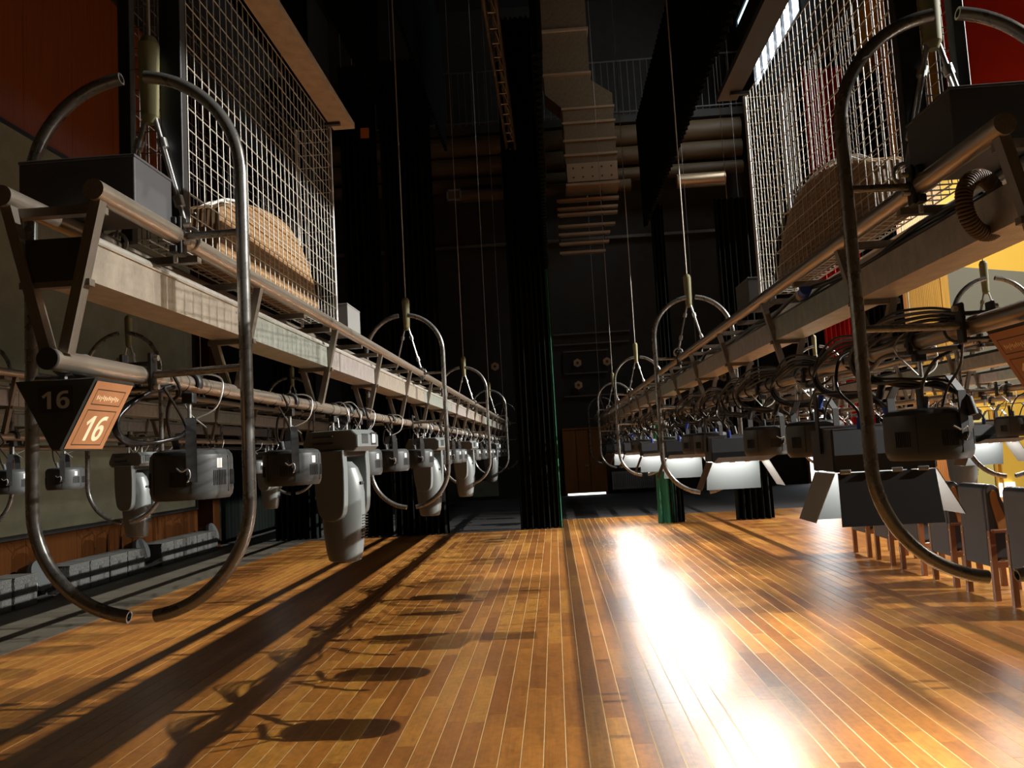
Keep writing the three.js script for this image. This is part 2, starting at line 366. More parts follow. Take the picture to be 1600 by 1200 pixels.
// ------------------------------------------------------------------ drapes
function drape(w, h, pleats, amp, flare = 0, seedv = 1, t = .012) { // pleated cloth hanging along x, closed sheet with thickness, top at y = h
  const nx = pleats * 8, ny = 10, P = [], U = [], I = [];
  const at = (i, j, side) => {
    const u = i / nx, v = j / ny, ph = u * pleats * Math.PI * 2 + 1.5 * noise.noise(u * 4, seedv, v * .7);
    const a = amp * (.75 + .5 * noise.noise(u * 7, v * 1.3, seedv + 5)) * (1 + flare * Math.pow(1 - v, 3));
    return [(u - .5) * w * (1 + flare * .15 * Math.pow(1 - v, 4)), v * h, a * Math.sin(ph) + side * t / 2];
  };
  for (const s of [1, -1]) for (let j = 0; j <= ny; j++) for (let i = 0; i <= nx; i++) { P.push(...at(i, j, s)); U.push(i / nx * w * 1.6, j / ny * h); }
  const row = nx + 1, off = row * (ny + 1);
  for (let j = 0; j < ny; j++) for (let i = 0; i < nx; i++) { const a = j * row + i, b = a + 1, c = a + row, d = c + 1; I.push(a, b, d, a, d, c, off + a, off + d, off + b, off + a, off + c, off + d); }
  for (let j = 0; j < ny; j++) for (const i of [0, nx]) { const a = j * row + i, c = a + row; i ? I.push(a, off + a, off + c, a, off + c, c) : I.push(a, off + c, off + a, a, c, off + c); }
  for (let i = 0; i < nx; i++) { const a = i, b = i + 1; I.push(a, off + a, off + b, a, off + b, b); const c = ny * row + i, d = c + 1; I.push(c, d, off + d, c, off + d, off + c); }
  const g = new THREE.BufferGeometry(); g.setAttribute('position', new THREE.Float32BufferAttribute(P, 3)); g.setAttribute('uv', new THREE.Float32BufferAttribute(U, 2)); g.setIndex(I); g.computeVertexNormals();
  return g;
}
function hang(name, label, w, h, pleats, amp, pos, turn, m, flare, group, sv) {
  const o = solo(name, drape(w, h, pleats, amp, flare, sv), m, label, 'curtain', pos, group); o.rotation.y = turn; return o;
}
const H = Math.PI / 2;
function edged(o, x, h, w, z) { // the green lining turned out along one edge of a black leg
  const g = drape(w, h, 2, .05, .5, x + 3.3); g.translate(x, 0, z); part('green_lining', g, M.green, o, 'green lining showing along the edge'); return o;
}
edged(hang('stage_curtain', 'black leg curtain with a green edge, hanging between the two near lighting bars', .78, 11, 7, .10, [-.38, .005, -17.05], 0, M.black, .25, null, 1.2), .43, 11, .07, .02);
edged(hang('stage_curtain', 'narrow black leg curtain with green flared hem, beside the lit flood lamps', .26, 6.6, 3, .09, [2.42, .005, -16.9], 0, M.black, .5, null, 2.4), -.22, 2.1, .34, .03);
hang('stage_curtain', 'black leg curtain standing on the boards just before the row of chairs', .72, 6.6, 6, .09, [3.95, .005, -16.8], 0, M.black, .4, null, 3.1);
const markLeg = hang('stage_curtain', 'black leg curtain whose edge ends beside the far hoops of bar sixteen', 1.10, 10.2, 9, .09, [-2.82, .005, -16.95], 0, M.black, .2, null, 4.4);
part('orange_plate', box(-.09, .09, -.11, .11, -.01, .01).translate(-.82, 8.55, .2), mat(.6, .2, .06, .6), markLeg, 'small orange square plate');
hang('stage_curtain', 'black leg curtain, middle of the three masking the far corner', .8, 10.2, 6, .09, [-3.85, .005, -17.05], 0, M.black, .2, null, 5.1);
hang('stage_curtain', 'black leg curtain hanging next to the grey back wall', .95, 10.2, 8, .09, [-5.55, .005, -17.35], 0, M.black, .2, null, 6.9);
hang('stage_curtain', 'black curtain hanging flat along the end of the grey back wall', 5.5, 9.5, 26, .05, [-7.15, .005, -19.6], H, M.black, .1, null, 15.5);
hang('border_curtain', 'black border drape high above bar sixteen, nearest the middle of the stage', 15, 3.2, 80, .05, [-2.25, 9.15, -12.2], H, M.black, 0, null, 7.7);
hang('border_curtain', 'black border drape high between bar sixteen and the grey back wall', 13, 3.2, 70, .06, [-3.35, 9.15, -10.6], H, M.black, 0, null, 8.8);
hang('border_curtain', 'black border drape high along the grey back wall', 13, 3.2, 70, .06, [-4.9, 9.3, -10.6], H, M.black, 0, null, 9.9);
hang('border_curtain', 'dark border drape hanging as a broad wedge left of the gallery window', 12.4, 2.35, 70, .05, [2.2, 6.2, -10.9], H, M.black, 0, null, 10.3);
hang('border_curtain', 'thin black border drape seen edge on beside the ventilation duct', 9.5, 4.6, 55, .05, [.06, 5.4, -12.2], H, M.black, 0, null, 11.3);
hang('front_curtain', 'red velvet front curtain gathered at the far side of the stage opening', 1.05, 11, 9, .10, [7.45, .005, -20.7], 0, M.red, .2, null, 12.2);
hang('front_border', 'flat red front border high above the control box of bar fifteen', 17, 6, 3, .02, [11.2, 9.08, -13.5], H, M.redFlat, 0, null, 13.1);
hang('stage_curtain', 'black leg curtain between red front curtain and yellow wall', 1.1, 11, 8, .08, [8.6, .005, -21.2], 0, M.black, .2, null, 14.2);

// ------------------------------------------------------------------ far wall fittings and overhead steel
{
  const t = thing('ventilation_duct', 'square sheet metal duct coming down from the ceiling with bright flanges', 'duct', [1.067, 9.65, -25.2]); t.scale.setScalar(.97);
  part('upper_shaft', box(-.74, .74, 3.5, 7.6, -.45, .45), M.duct, t);
  const s = new THREE.Shape(); s.moveTo(-.74, 3.5); s.lineTo(.74, 3.5); s.lineTo(1.42, 3.0); s.lineTo(1.42, 2.6); s.lineTo(-.2, 2.6); s.lineTo(-.74, 3.1); s.closePath();
  const tr = new THREE.ExtrudeGeometry(s, { depth: .95, bevelEnabled: false }); tr.translate(0, 0, -.475); part('transition', tr, M.duct, t);
  part('lower_shaft', box(-.2, 1.42, .75, 2.6, -.5, .5), M.duct, t);
  for (const [y, x0, x1] of [[5.2, -.78, .78], [3.72, -.78, .78], [2.55, -.24, 1.46], [2.08, -.24, 1.46], [1.5, -.24, 1.46], [1.02, -.24, 1.46]]) part('flange', box(x0, x1, y - .035, y + .035, -.56, .56), M.ductBand, t);
  const bx = part('outlet_box', box(-.18, 1.42, .12, .72, -.62, .3), M.ductBand, t);
  for (let r = 0; r < 2; r++) for (let k = 0; k < 5; k++) part('rivet', cyl(V(.02 + k * .3, .26 + r * .3, .62), V(.02 + k * .3, .26 + r * .3, .64), .03, 8), M.ductBrown, bx);
  part('flange', box(-.24, 1.46, -.02, .06, -.68, .4), M.ductBand, t);
}
{
  const t = thing('duct_rack', 'rack of bright horizontal steel slats hanging below the ventilation duct', 'rack', [1.26, 7.61, -25.2]); t.scale.setScalar(.97);
  [[1.8, -.75, 1.25], [1.52, -.75, 1.2], [1.33, -.75, 1.18], [.95, -.75, 1.08], [.68, -.75, .9], [.38, -.75, .85], [.08, -.75, .72]].forEach(([y, a, b]) => part('slat', box(a, b, y - .03, y + .045, -.12, .12), M.ductBand, t));
  part('hanger', box(-.75, -.70, 0, 2.1, -.03, .03), M.darkMetal, t); part('hanger', box(.68, .72, 0, 2.1, -.03, .03), M.darkMetal, t);
}
{
  const t = thing('fly_gallery', 'far fly gallery with a railing of thin balusters across the wall', 'gallery', [2, 12.6, -27.4]);
  part('gallery_deck', box(-8.5, 5, -.25, 0, -.8, .9), M.wallDark, t);
  part('top_rail', cyl(V(-8.5, 1.9, .75), V(5, 1.9, .75), .03), M.railDark, t);
  part('bottom_rail', cyl(V(-8.5, .12, .75), V(5, .12, .75), .03), M.railDark, t);
  const posts = []; for (let k = 0; k < 62; k++) posts.push(cyl(V(-8.5 + k * .22, 0, .75), V(-8.5 + k * .22, 1.9, .75), .016, 6));
  posts.forEach(g => part('baluster', g, M.railDark, t));
}
for (let k = 0; k < 3; k++) {
  const y = [11.98, 11.3, 10.66][k];
  solo('round_duct', [cyl(V(-9.2, 0, 0), V(4.8, 0, 0), [.36, .30, .22][k], 24)], M.ductBrown, `${['topmost', 'middle', 'lowest'][k]} of the three brown round ducts under the far gallery`, 'duct', [2, y, -26.9], 'round ducts on the far wall');
}
{
  const t = thing('air_pipe', 'brown air pipe with pale square outlets across the far wall', 'pipe', [2, 10.1, -26.3]);
  part('pipe', cyl(V(-5, 0, 0), V(1, 0, 0), .2, 20), M.ductBrown, t);
  part('pipe', cyl(V(2.5, 0, 0), V(4.05, 0, 0), .23, 20), M.ductBand, t);
  for (const x of [-4.8, -2.95, -2.3]) { const f = part('outlet_frame', [box(x - .24, x + .24, .12, .18, -.28, -.2), box(x - .24, x + .24, -.2, -.14, -.28, -.2), box(x - .24, x - .19, -.2, .18, -.28, -.2), box(x + .19, x + .24, -.2, .18, -.28, -.2)], M.boxPale, t); part('grille', box(x - .19, x + .19, -.14, .12, -.24, -.2), M.ductBrown, f); }
}
{ // lattice batten overhead in tan dust-lit steel
  const t = thing('lattice_batten', 'tan lattice batten running high overhead across the stage', 'batten', [-.55, 8.1, -9.5]);
  const L = 9.2;
  for (const [x, y] of [[-.09, 0], [.09, 0], [0, .22]]) part('chord', cyl(V(x, y, 0), V(x, y, -L), .032, 10), M.pipe, t);
  for (let k = 0; k < 20; k++) { const z = -k * L / 20, z2 = -(k + .5) * L / 20, z3 = -(k + 1) * L / 20; part('lattice_bar', [cyl(V(-.09, 0, z), V(0, .22, z2), .012, 6), cyl(V(0, .22, z2), V(.09, 0, z3), .012, 6), cyl(V(-.09, 0, z2), V(.09, 0, z2), .012, 6)], M.pipe, t); }
}
{
  const t = thing('wall_rack', 'dark wall frame with rails holding round tan lamps on the far wall', 'frame', [1.5, 3.4, -28.2]);
  for (const [x0, x1, y] of [[-1.3, 1.35, 2.17], [-1.3, 1.3, 1.81], [-1.0, .55, 1.55], [-.98, .5, .78], [-1.05, 1.0, 0]]) part('rail', box(x0, x1, y - .02, y + .02, 0, .06), M.barSteel, t);
  part('back_panel', box(-1.02, .5, .80, 1.53, .02, .05), M.doorBlack, t);
}
for (const [x, y, l] of [[.97, 4.54, 'upper of two hexagonal tan lamps stacked on the dark wall frame'], [1.99, 4.53, 'hexagonal tan lamp, alone at the end of the dark wall frame'], [.96, 3.77, 'lower of two hexagonal tan lamps stacked on the dark wall frame'], [-1.89, 4.59, 'hexagonal tan lamp glimpsed past the hoops of bar sixteen'], [5.93, 3.75, 'hexagonal tan lamp glimpsed below the cable trough of bar fifteen']]) {
  const t = thing('wall_lamp', l, 'lamp', [x, y, -28.2], 'hexagonal wall lamps');
  part('lamp_face', cyl(V(0, 0, .01), V(0, 0, .07), .15, 6), M.hexTan, t);
  part('lamp_boss', cyl(V(0, 0, .07), V(0, 0, .09), .05, 12), M.ductBrown, t);
}
{
  const t = thing('radiator', 'pale ribbed radiator on the far wall right of the wood door', 'radiator', [1.9, .12, -28.2]);
  for (let k = 0; k < 22; k++) part('rib', rbox(.052, .62, .09, .02, .03 + k * .066, .31, 0, 2), M.radiator, t);
  part('header_pipe', [cyl(V(0, .56, 0), V(1.45, .56, 0), .03), cyl(V(0, .06, 0), V(1.45, .06, 0), .03)], M.radiator, t);
}


// ------------------------------------------------------------------ lighting bars (triangular trusses), origin: lower pipe at the near end
const NEAR = 2.44, LEN = 24.1, PY = 1.985;
const HOOPZ = [3.03, 8.78, 14.53, 20.28, 26.03];
function makeBar(label) {
  const t = thing('lighting_bar', label, 'lighting bar', [0, PY, -NEAR], 'suspended lighting bars');
  const e = V(0, 0, -LEN);
  part('lower_pipe', [cyl(V(0, 0, 0), e, .034, 24)], M.pipe, t);
  part('pipe_plug', cyl(V(0, 0, .006), V(0, 0, -.004), .035, 24), M.dark, t);
  for (const s of [-1, 1]) part('top_pipe', cyl(V(s * .15, .53, 0), V(s * .15, .53, -LEN), .034, 20), M.pipe, t);
  const dg = [-1, 1].map(s => bar(V(s * .028, .022, 0), V(s * .148, .505, .015), .04, .034)), cr = box(-.15, .15, .47, .5, -.018, .018), br = box(-.115, .115, .232, .254, -.016, .016);
  for (let z = .05; z < LEN; z += 1.415) {
    for (const g of dg) { const o = part('diagonal', g, M.barSteel, t); o.position.z = -z; }
    const c = part('crossbar', cr, M.barSteel, t); c.position.z = -z + .15 - (z < .2 ? .17 : 0);
    const c2 = part('crossbar', cr, M.barSteel, t); c2.position.z = -z - .72;
    const b = part('trough_bracket', br, M.barSteel, t); b.position.z = -z;
  }
  const secs = [.04, 1.42, 2.85, 4.4, 6.9, 9.4, 12.2, 15, 17.9, 20.8, 24.0];
  for (let k = 0; k + 1 < secs.length; k++) {
    const a = secs[k] + .003, b = secs[k + 1] - .003;
    const s = part('cable_trough', [box(-.088, .09, .256, .262, a, b), box(.084, .09, .262, .386, a, b), box(-.088, -.082, .262, .386, a, b), box(.072, .096, .386, .392, a, b)], M.trough[k % 3], t);
    part('screw', [0, 1, 2, 3].map(i => cyl(V(.088, .36 - .0 * i, -b + .03 + i * .028), V(.0945, .36, -b + .03 + i * .028), .006, 8)), M.silver, s);
  }
  part('trough_end', box(-.09, .088, .25, .388, .03, .042), M.dark, t);
  part('conduit', cyl(V(.045, .415, -.15), V(.045, .415, -LEN + .5), .02, 12), M.conduit, t);
  part('conduit', cyl(V(-.03, .41, -.3), V(-.03, .41, -LEN + .5), .016, 12), M.cable, t);
  return t;
}
const bar16 = makeBar('lighting bar bearing the number sixteen, its cable trough lit along one side');
bar16.position.x = -1.55;
const BARS = {
  b15: [1.55, 'lighting bar bearing the number fifteen, hung with flood lamps and tangled cables'],
  back1: [-4.7, 'lighting bar just behind bar sixteen, towards the grey back wall'],
  back2: [-6.4, 'bare lighting bar closest to the grey back wall'],
  front1: [4.7, 'lighting bar hanging above the row of chairs'],
  front2: [6.4, 'lighting bar closest to the red front curtain and the yellow wall'],
};
for (const k in BARS) { const [x, l] = BARS[k]; copy(bar16, [x, PY, -NEAR], l); }
const WHERE = { '-1.55': 'bar sixteen', '1.55': 'bar fifteen', '-4.7': 'the bar behind bar sixteen', '-6.4': 'the bar along the grey wall', '4.7': 'the bar above the chairs', '6.4': 'the bar nearest the red curtain' };

// guard hoops: two bent pipes with gaps at top and bottom, clamped to the bar
function makeHoop(label) {
  const t = thing('guard_hoop', label, 'hoop', [0, PY, 0], 'guard hoops round the lighting bars');
  const R = .42, TOP = 1.185, BOT = -.905, r = .0245;
  for (const s of [-1, 1]) {
    const pts = [];
    const g0 = .048 / R;
    for (let k = 0; k <= 14; k++) { const a = H - g0 - (H - g0) * k / 14; pts.push(V(s * R * Math.cos(a), TOP - R + R * Math.sin(a), 0)); }
    for (let k = 1; k < 7; k++) pts.push(V(s * R, TOP - R - (TOP - BOT - 2 * R) * k / 7, 0));
    for (let k = 0; k <= 14; k++) { const a = -(H - g0 * 1.05) * k / 14; pts.push(V(s * R * Math.cos(a), BOT + R + R * Math.sin(a), 0)); }
    part('bent_pipe', hollowTube(new THREE.CatmullRomCurve3(pts, false, 'centripetal'), 84, r, r * .66), M.hoop, t);
    part('stay_rod', cyl(V(s * .15, .53, .0), V(s * (R - r * .5), .535, 0), .0145, 12), M.hoop, t);
    part('stay_rod', cyl(V(s * .03, 0, 0), V(s * (R - r * .5), .01, 0), .0145, 12), M.hoop, t);
    const c = part('pipe_clamp', [rbox(.014, .15, .05, .006, s * .19, .53, .012), rbox(.03, .03, .09, .006, s * .165, .475, 0), rbox(.03, .03, .09, .006, s * .165, .585, 0)], M.darkMetal, t);
    part('clamp_bolt', [cyl(V(s * .165, .455, .02), V(s * .165, .425, .02), .009, 8), cyl(V(s * .2, .5, .02), V(s * .225, .5, .02), .01, 6), cyl(V(s * .2, .57, .02), V(s * .225, .57, .02), .01, 6)], M.zinc, c);
  }
  const c = part('pipe_clamp', [rbox(.016, .15, .05, .007, .055, .01, 0), rbox(.016, .15, .05, .007, -.055, .01, 0), rbox(.11, .012, .05, .005, 0, -.05, 0), rbox(.11, .012, .05, .005, 0, .045, 0)], M.darkMetal, t);
  part('clamp_bolt', [cyl(V(.06, .065, 0), V(.08, .065, 0), .012, 6), cyl(V(.06, -.045, 0), V(.08, -.045, 0), .012, 6), cyl(V(-.06, .065, 0), V(-.08, .065, 0), .012, 6)], M.zinc, c);
  return t;
}
function makeCable(label) {
  const t = thing('suspension_cable', label, 'cable', [0, PY, 0], 'suspension cables of the lighting bars');
  part('wire_rope', cyl(V(0, 1.38, 0), V(0, 15.55, 0), .0075, 6), M.wire, t);
  part('sleeve', [cyl(V(0, 1.06, 0), V(0, 1.36, 0), .034, 18, .042), cyl(V(0, 1.36, 0), V(0, 1.39, 0), .042, 18, .028), cyl(V(0, 1.03, 0), V(0, 1.06, 0), .02, 18, .034)], M.sleeve, t);
  for (const s of [-1, 1]) {
    const a = V(s * .022, 1.05, 0), b = V(s * .145, .57, 0), at = k => a.clone().lerp(b, k);
    const tb = part('turnbuckle', [cyl(a, at(.2), .010, 8), cyl(at(.75), b, .010, 8), cyl(at(.18), at(.26), .02, 10), cyl(at(.68), at(.77), .02, 10), shift(cyl(at(.22), at(.72), .007, 6), 0, 0, .014), shift(cyl(at(.22), at(.72), .007, 6), 0, 0, -.014)], M.silver, t);
    const sh = new THREE.TorusGeometry(.045, .008, 8, 20); sh.translate(s * .15, .545, 0); part('shackle', sh, M.zinc, tb);
  }
  return t;
}
{
  let hoop, cab;
  for (const x of [-1.55, 1.55, -4.7, 4.7, -6.4, 6.4]) for (let n = (Math.abs(x) < 2 ? 0 : 1); n < 5; n++) {
    const dx = x < 0 ? -.02 : .01, pos = [x + dx, PY, -HOOPZ[n]], w = WHERE[x];
    const o = n - (Math.abs(x) < 2 ? 0 : 1), lh = `${ORD[o]} grey pipe hoop from the near end of ${w}`, lc = `suspension cable with olive sleeve at the ${ORD[o]} hoop of ${w}`;
    if (!hoop) { hoop = makeHoop(lh); hoop.position.set(...pos); cab = makeCable(lc); cab.position.set(x, PY, -HOOPZ[n] - .09); }
    else { copy(hoop, pos, lh); copy(cab, [x, PY + (x === 1.55 ? .06 : 0), -HOOPZ[n] - .09], lc); }
  }
}

// ------------------------------------------------------------------ LED par lamps
function clampGeo() { // half ring hook over the pipe with body and wing bolt
  const ring = new THREE.TorusGeometry(.045, .010, 8, 20, Math.PI * 1.35); ring.scale(1, 1, 2.2); ring.rotateZ(-.45); 
  return [ring, rbox(.05, .045, .045, .006, -.005, -.062, 0), rbox(.022, .05, .04, .005, -.045, -.03, 0)];
}
const boltGeo = () => [cyl(V(-.005, -.085, 0), V(-.005, -.15, 0), .009, 10), rbox(.05, .014, .01, .004, -.07, -.03, 0, 2), cyl(V(-.04, -.03, 0), V(-.09, -.03, 0), .006, 8)];
function makePar(label) {
  const t = thing('par_lamp', label, 'lamp', [0, PY, 0], 'LED par lamps', 0);
  const pr = [[.001, -.282], [.125, -.282], [.150, -.290], [.164, -.308], [.167, -.33], [.167, -.455], [.162, -.478], [.152, -.492], [.146, -.492], [.142, -.484]].reverse().map(p => new THREE.Vector2(...p));
  const lg = new THREE.LatheGeometry(pr, 44);
  part('housing', toCreasedNormals(lg, .5), M.par, t);
  part('front_lens', cyl(V(0, -.486, 0), V(0, -.478, 0), .143, 36), M.lens, t);
  const slots = [], onSide = (a, y, w, h, d = .006) => { const g = new THREE.BoxGeometry(d, h, w); g.translate(.1665, y, 0); g.rotateY(-a); return g; };
  for (const a0 of [-.34, .24, 1.3, -1.5, 2.4, -2.6]) for (let k = 0; k < 8; k++) slots.push(onSide(a0 + k * .052, -.405, .0045, .062));
  part('vent_slots', slots, M.slot, t);
  part('panel_seam', [-.0, 1.05, 2.1, -1.05, -2.1].map(a => onSide(a + .12, -.39, .003, .15, .0035)), M.slot, t);
  part('rating_label', [-.02, .03, .08].map(a => onSide(a + .42, -.345, .0092, .04, .004)), M.label, t);
  const yk = [];
  const yw = .178, ph = 1.15; // yoke plane direction: mostly along the bar
  const ux = Math.cos(ph), uz = Math.sin(ph);
  for (const s of [-1, 1]) {
    yk.push(bar(V(s * ux * yw, -.42, s * uz * yw), V(s * ux * yw, -.22, s * uz * yw), .042, .007, V(-uz, 0, ux)));
    yk.push(bar(V(s * ux * yw, -.225, s * uz * yw), V(s * ux * yw * .72, -.158, s * uz * yw * .72), .042, .007, V(-uz, 0, ux)));
  }
  yk.push(bar(V(ux * yw * .74, -.157, uz * yw * .74), V(-ux * yw * .74, -.157, -uz * yw * .74), .042, .007, V(-uz, 0, ux)));
  part('yoke', yk, M.darkMetal, t);
  for (const s of [-1, 1]) part('yoke_knob', [cyl(V(s * ux * .17, -.4, s * uz * .17), V(s * ux * .2, -.4, s * uz * .2), .017, 12)], M.dark, t);
  part('safety_tie', tube([V(.02, -.36, .185), V(.045, -.375, .195), V(.07, -.365, .19), V(.075, -.395, .185), V(.062, -.42, .185), V(.078, -.40, .18)], .0035, 20, 5), M.silver, t);
  part('hook_clamp', clampGeo(), M.darkMetal, t); part('clamp_bolt', boltGeo(), M.silver, t);
  parts('power_cord', [tube([V(-.03, -.285, .07), V(-.05, -.20, .1), V(-.02, -.10, .16), V(.05, -.05, .2), V(.04, .03, .26)], .007, 18, 6), tube([V(.03, -.285, .08), V(.04, -.2, .13), V(.05, -.13, .22), V(.03, -.04, .3)], .006, 18, 6)], M.cable, t);
  part('cord_plug', [cyl(V(-.03, -.285, .07), V(-.035, -.235, .08), .014, 10)], M.boxGrey, t);
  part('safety_cable', tube([V(.0, -.155, -.02), V(.09, -.10, -.06), V(.1, .02, -.1), V(.0, .05, -.11), V(-.07, -.02, -.08), V(-.02, -.12, -.03), V(.05, -.19, -.04)], .004, 36, 5), M.silver, t);
  return t;
}
// ------------------------------------------------------------------ moving head lamps
function makeHead(label) {
  const t = thing('moving_head_lamp', label, 'lamp', [0, PY, 0], 'moving head lamps');
  const s = new THREE.Shape(); s.moveTo(-.21, -.02); s.lineTo(-.17, .055); s.lineTo(.17, .055); s.lineTo(.21, .02); s.lineTo(.21, -.05); s.lineTo(.18, -.075); s.lineTo(-.18, -.075); s.lineTo(-.21, -.05); s.closePath();
  const b = new THREE.ExtrudeGeometry(s, { depth: .3, bevelEnabled: true, bevelSize: .012, bevelThickness: .012, bevelSegments: 2 }); b.translate(0, -.215, -.15);
  part('base', b, M.headGrey, t);
  const sl = []; for (let k = 0; k < 5; k++) { sl.push(box(.221, .225, -.25, -.18, -.10 + k * .02, -.092 + k * .02)); }
  part('vent_slots', [...sl, box(.221, .225, -.26, -.17, .04, .12)], M.slot, t);
  part('rating_label', box(.222, .2265, -.245, -.185, .05, .10), M.label, t);
  part('base_handle', [rbox(.16, .012, .012, .004, -.05, -.19, .172), rbox(.16, .012, .012, .004, -.05, -.24, .172)], M.dark, t);
  const ys = new THREE.Shape(); ys.moveTo(-.11, -.30); ys.lineTo(.11, -.30); ys.lineTo(.115, -.42); ys.bezierCurveTo(.115, -.60, .11, -.68, .10, -.72); ys.bezierCurveTo(.08, -.80, -.06, -.80, -.085, -.72); ys.bezierCurveTo(-.11, -.6, -.11, -.5, -.11, -.30);
  for (const z of [.145, -.195]) {
    const g = new THREE.ExtrudeGeometry(ys, { depth: .045, bevelEnabled: true, bevelSize: .008, bevelThickness: .008, bevelSegments: 2 }); g.translate(0, 0, z);
    part('yoke_arm', g, M.headGrey, t);
  }
  part('yoke_bridge', [rbox(.22, .05, .36, .015, 0, -.315, 0), cyl(V(0, -.30, 0), V(0, -.28, 0), .1, 24)], M.headDark, t);
  const pr = [[.001, -1.085], [.095, -1.085], [.112, -1.075], [.125, -1.02], [.142, -.88], [.150, -.74], [.150, -.60], [.138, -.50], [.110, -.42], [.07, -.375], [.001, -.365]].map(p => new THREE.Vector2(...p));
  const hg = new THREE.LatheGeometry(pr, 28); hg.scale(1.08, 1, .86); part('lamp_head', toCreasedNormals(hg, .35), M.headGrey, t);
  part('front_lens', cyl(V(0, -1.09, 0), V(0, -1.083, 0), .085, 28), M.lens, t);
  const ridges = []; for (let k = 0; k < 9; k++) ridges.push(rbox(.02, .006, .08, .002, .155 - k * .0012, -.76 - k * .02, -.02, 2));
  part('cooling_ribs', ridges, M.headDark, t);
  part('head_latch', [rbox(.012, .02, .05, .003, .156, -.53, 0, 2), rbox(.012, .02, .05, .003, .15, -.87, 0, 2)], M.slot, t);
  for (const z of [-.1, .1]) { part('hook_clamp', clampGeo().map(g => shift(g, 0, 0, z)), M.darkMetal, t); part('clamp_bolt', boltGeo().map(g => shift(g, 0, 0, z)), M.silver, t); }
  parts('safety_cable', [tube([V(.02, -.16, .03), V(.1, -.06, .05), V(.05, .05, .04), V(-.05, .04, .02), V(-.07, -.08, .01), V(.03, -.17, .03)], .004, 30, 5), tube([V(.1, -.16, -.02), V(.15, -.05, -.04), V(.06, .06, -.07), V(-.05, .03, -.06), V(-.03, -.12, -.03)], .004, 30, 5)], M.silver, t);
  parts('power_cord', [tube([V(.16, -.16, -.1), V(.17, -.1, -.16), V(.1, -.05, -.24), V(.04, .03, -.32)], .008, 18, 6), tube([V(-.16, -.16, -.1), V(-.17, -.09, -.16), V(-.1, -.03, -.24), V(-.03, .03, -.3)], .007, 18, 6)], M.cable, t);
  return t;
}
// ------------------------------------------------------------------ cyclorama flood lamps with barn doors, lit, facing the floor
const floodGlow = glowWhite(5, 1, .97, .92);
function makeFlood(label, nearDown, lit = true) {
  const t = thing('flood_lamp', label, 'lamp', [0, PY, 0], 'flood lamps with barn doors');
  const s = new THREE.Shape(); s.moveTo(-.15, -.545); s.lineTo(-.15, -.47); s.lineTo(-.10, -.36); s.lineTo(.06, -.33); s.lineTo(.15, -.40); s.lineTo(.15, -.545); s.lineTo(.135, -.545); s.lineTo(.135, -.42); s.lineTo(.05, -.35); s.lineTo(-.09, -.375); s.lineTo(-.135, -.48); s.lineTo(-.135, -.545); s.closePath();
  const b = new THREE.ExtrudeGeometry(s, { depth: .46, bevelEnabled: true, bevelSize: .004, bevelThickness: .004, bevelSegments: 1 }); b.translate(0, 0, -.23); b.rotateY(H);
  part('housing', b, M.dark, t);
  part('end_plate', box(-.24, -.228, -.545, -.345, -.148, .148), M.dark, t); part('end_plate', box(.228, .24, -.545, -.345, -.148, .148), M.dark, t);
  part('lamp_face', box(-.215, .215, -.543, -.535, -.128, .128), lit ? floodGlow : M.lens, t);
  // barn doors: near, far, left, right
  const door = (w, h, thick = .004) => { const g = new THREE.BoxGeometry(w, h, thick); g.translate(0, -h / 2, 0); return g; };
  const trap = (w0, w1, h) => { const q = new THREE.Shape(); q.moveTo(-w0 / 2, 0); q.lineTo(w0 / 2, 0); q.lineTo(w1 / 2, -h); q.lineTo(-w1 / 2, -h); q.closePath(); return new THREE.ExtrudeGeometry(q, { depth: .004, bevelEnabled: false }); };
  const dn = part('barn_door', trap(.45, .47, .25), nearDown ? M.doorBlack : M.doorGrey, t); dn.position.set(0, -.553, .155); dn.rotation.x = nearDown ? -.12 : -1.75;
  const df = part('barn_door', trap(.45, .47, .25), M.doorGrey, t); df.position.set(0, -.553, -.155); df.rotation.x = .2;
  const dl = part('barn_door', trap(.29, .26, .25), nearDown ? M.flapPale : M.flapBrown, t); dl.position.set(-.236, -.553, 0); dl.rotation.set(0, H, -.42, 'ZYX');
  const dr = part('barn_door', trap(.29, .26, .25), M.cream, t); dr.position.set(.236, -.553, 0); dr.rotation.set(0, H, .5, 'ZYX');
  part('door_hinge', [-.17, -.05, .07, .19].flatMap(x => [rbox(.05, .02, .012, .003, x - .02, -.548, .158, 2), rbox(.05, .02, .012, .003, x - .02, -.548, -.158, 2)]), M.silver, t);
  part('yoke', [bar(V(-.25, -.46, 0), V(-.25, -.17, 0), .045, .007), bar(V(.25, -.46, 0), V(.25, -.17, 0), .045, .007), bar(V(-.25, -.165, 0), V(.25, -.165, 0), .045, .007)], M.darkMetal, t);
  part('hook_clamp', clampGeo(), M.darkMetal, t); part('clamp_bolt', boltGeo(), M.silver, t);
  parts('power_cord', [tube([V(-.06, -.36, .05), V(-.08, -.26, .08), V(-.15, -.15, .04), V(-.1, .0, -.05), V(-.0, .05, -.1)], .008, 20, 6)], M.cable, t);
  part('cord_plug', cyl(V(-.06, -.36, .05), V(-.067, -.29, .07), .018, 12), M.blue, t);
  return t;
}
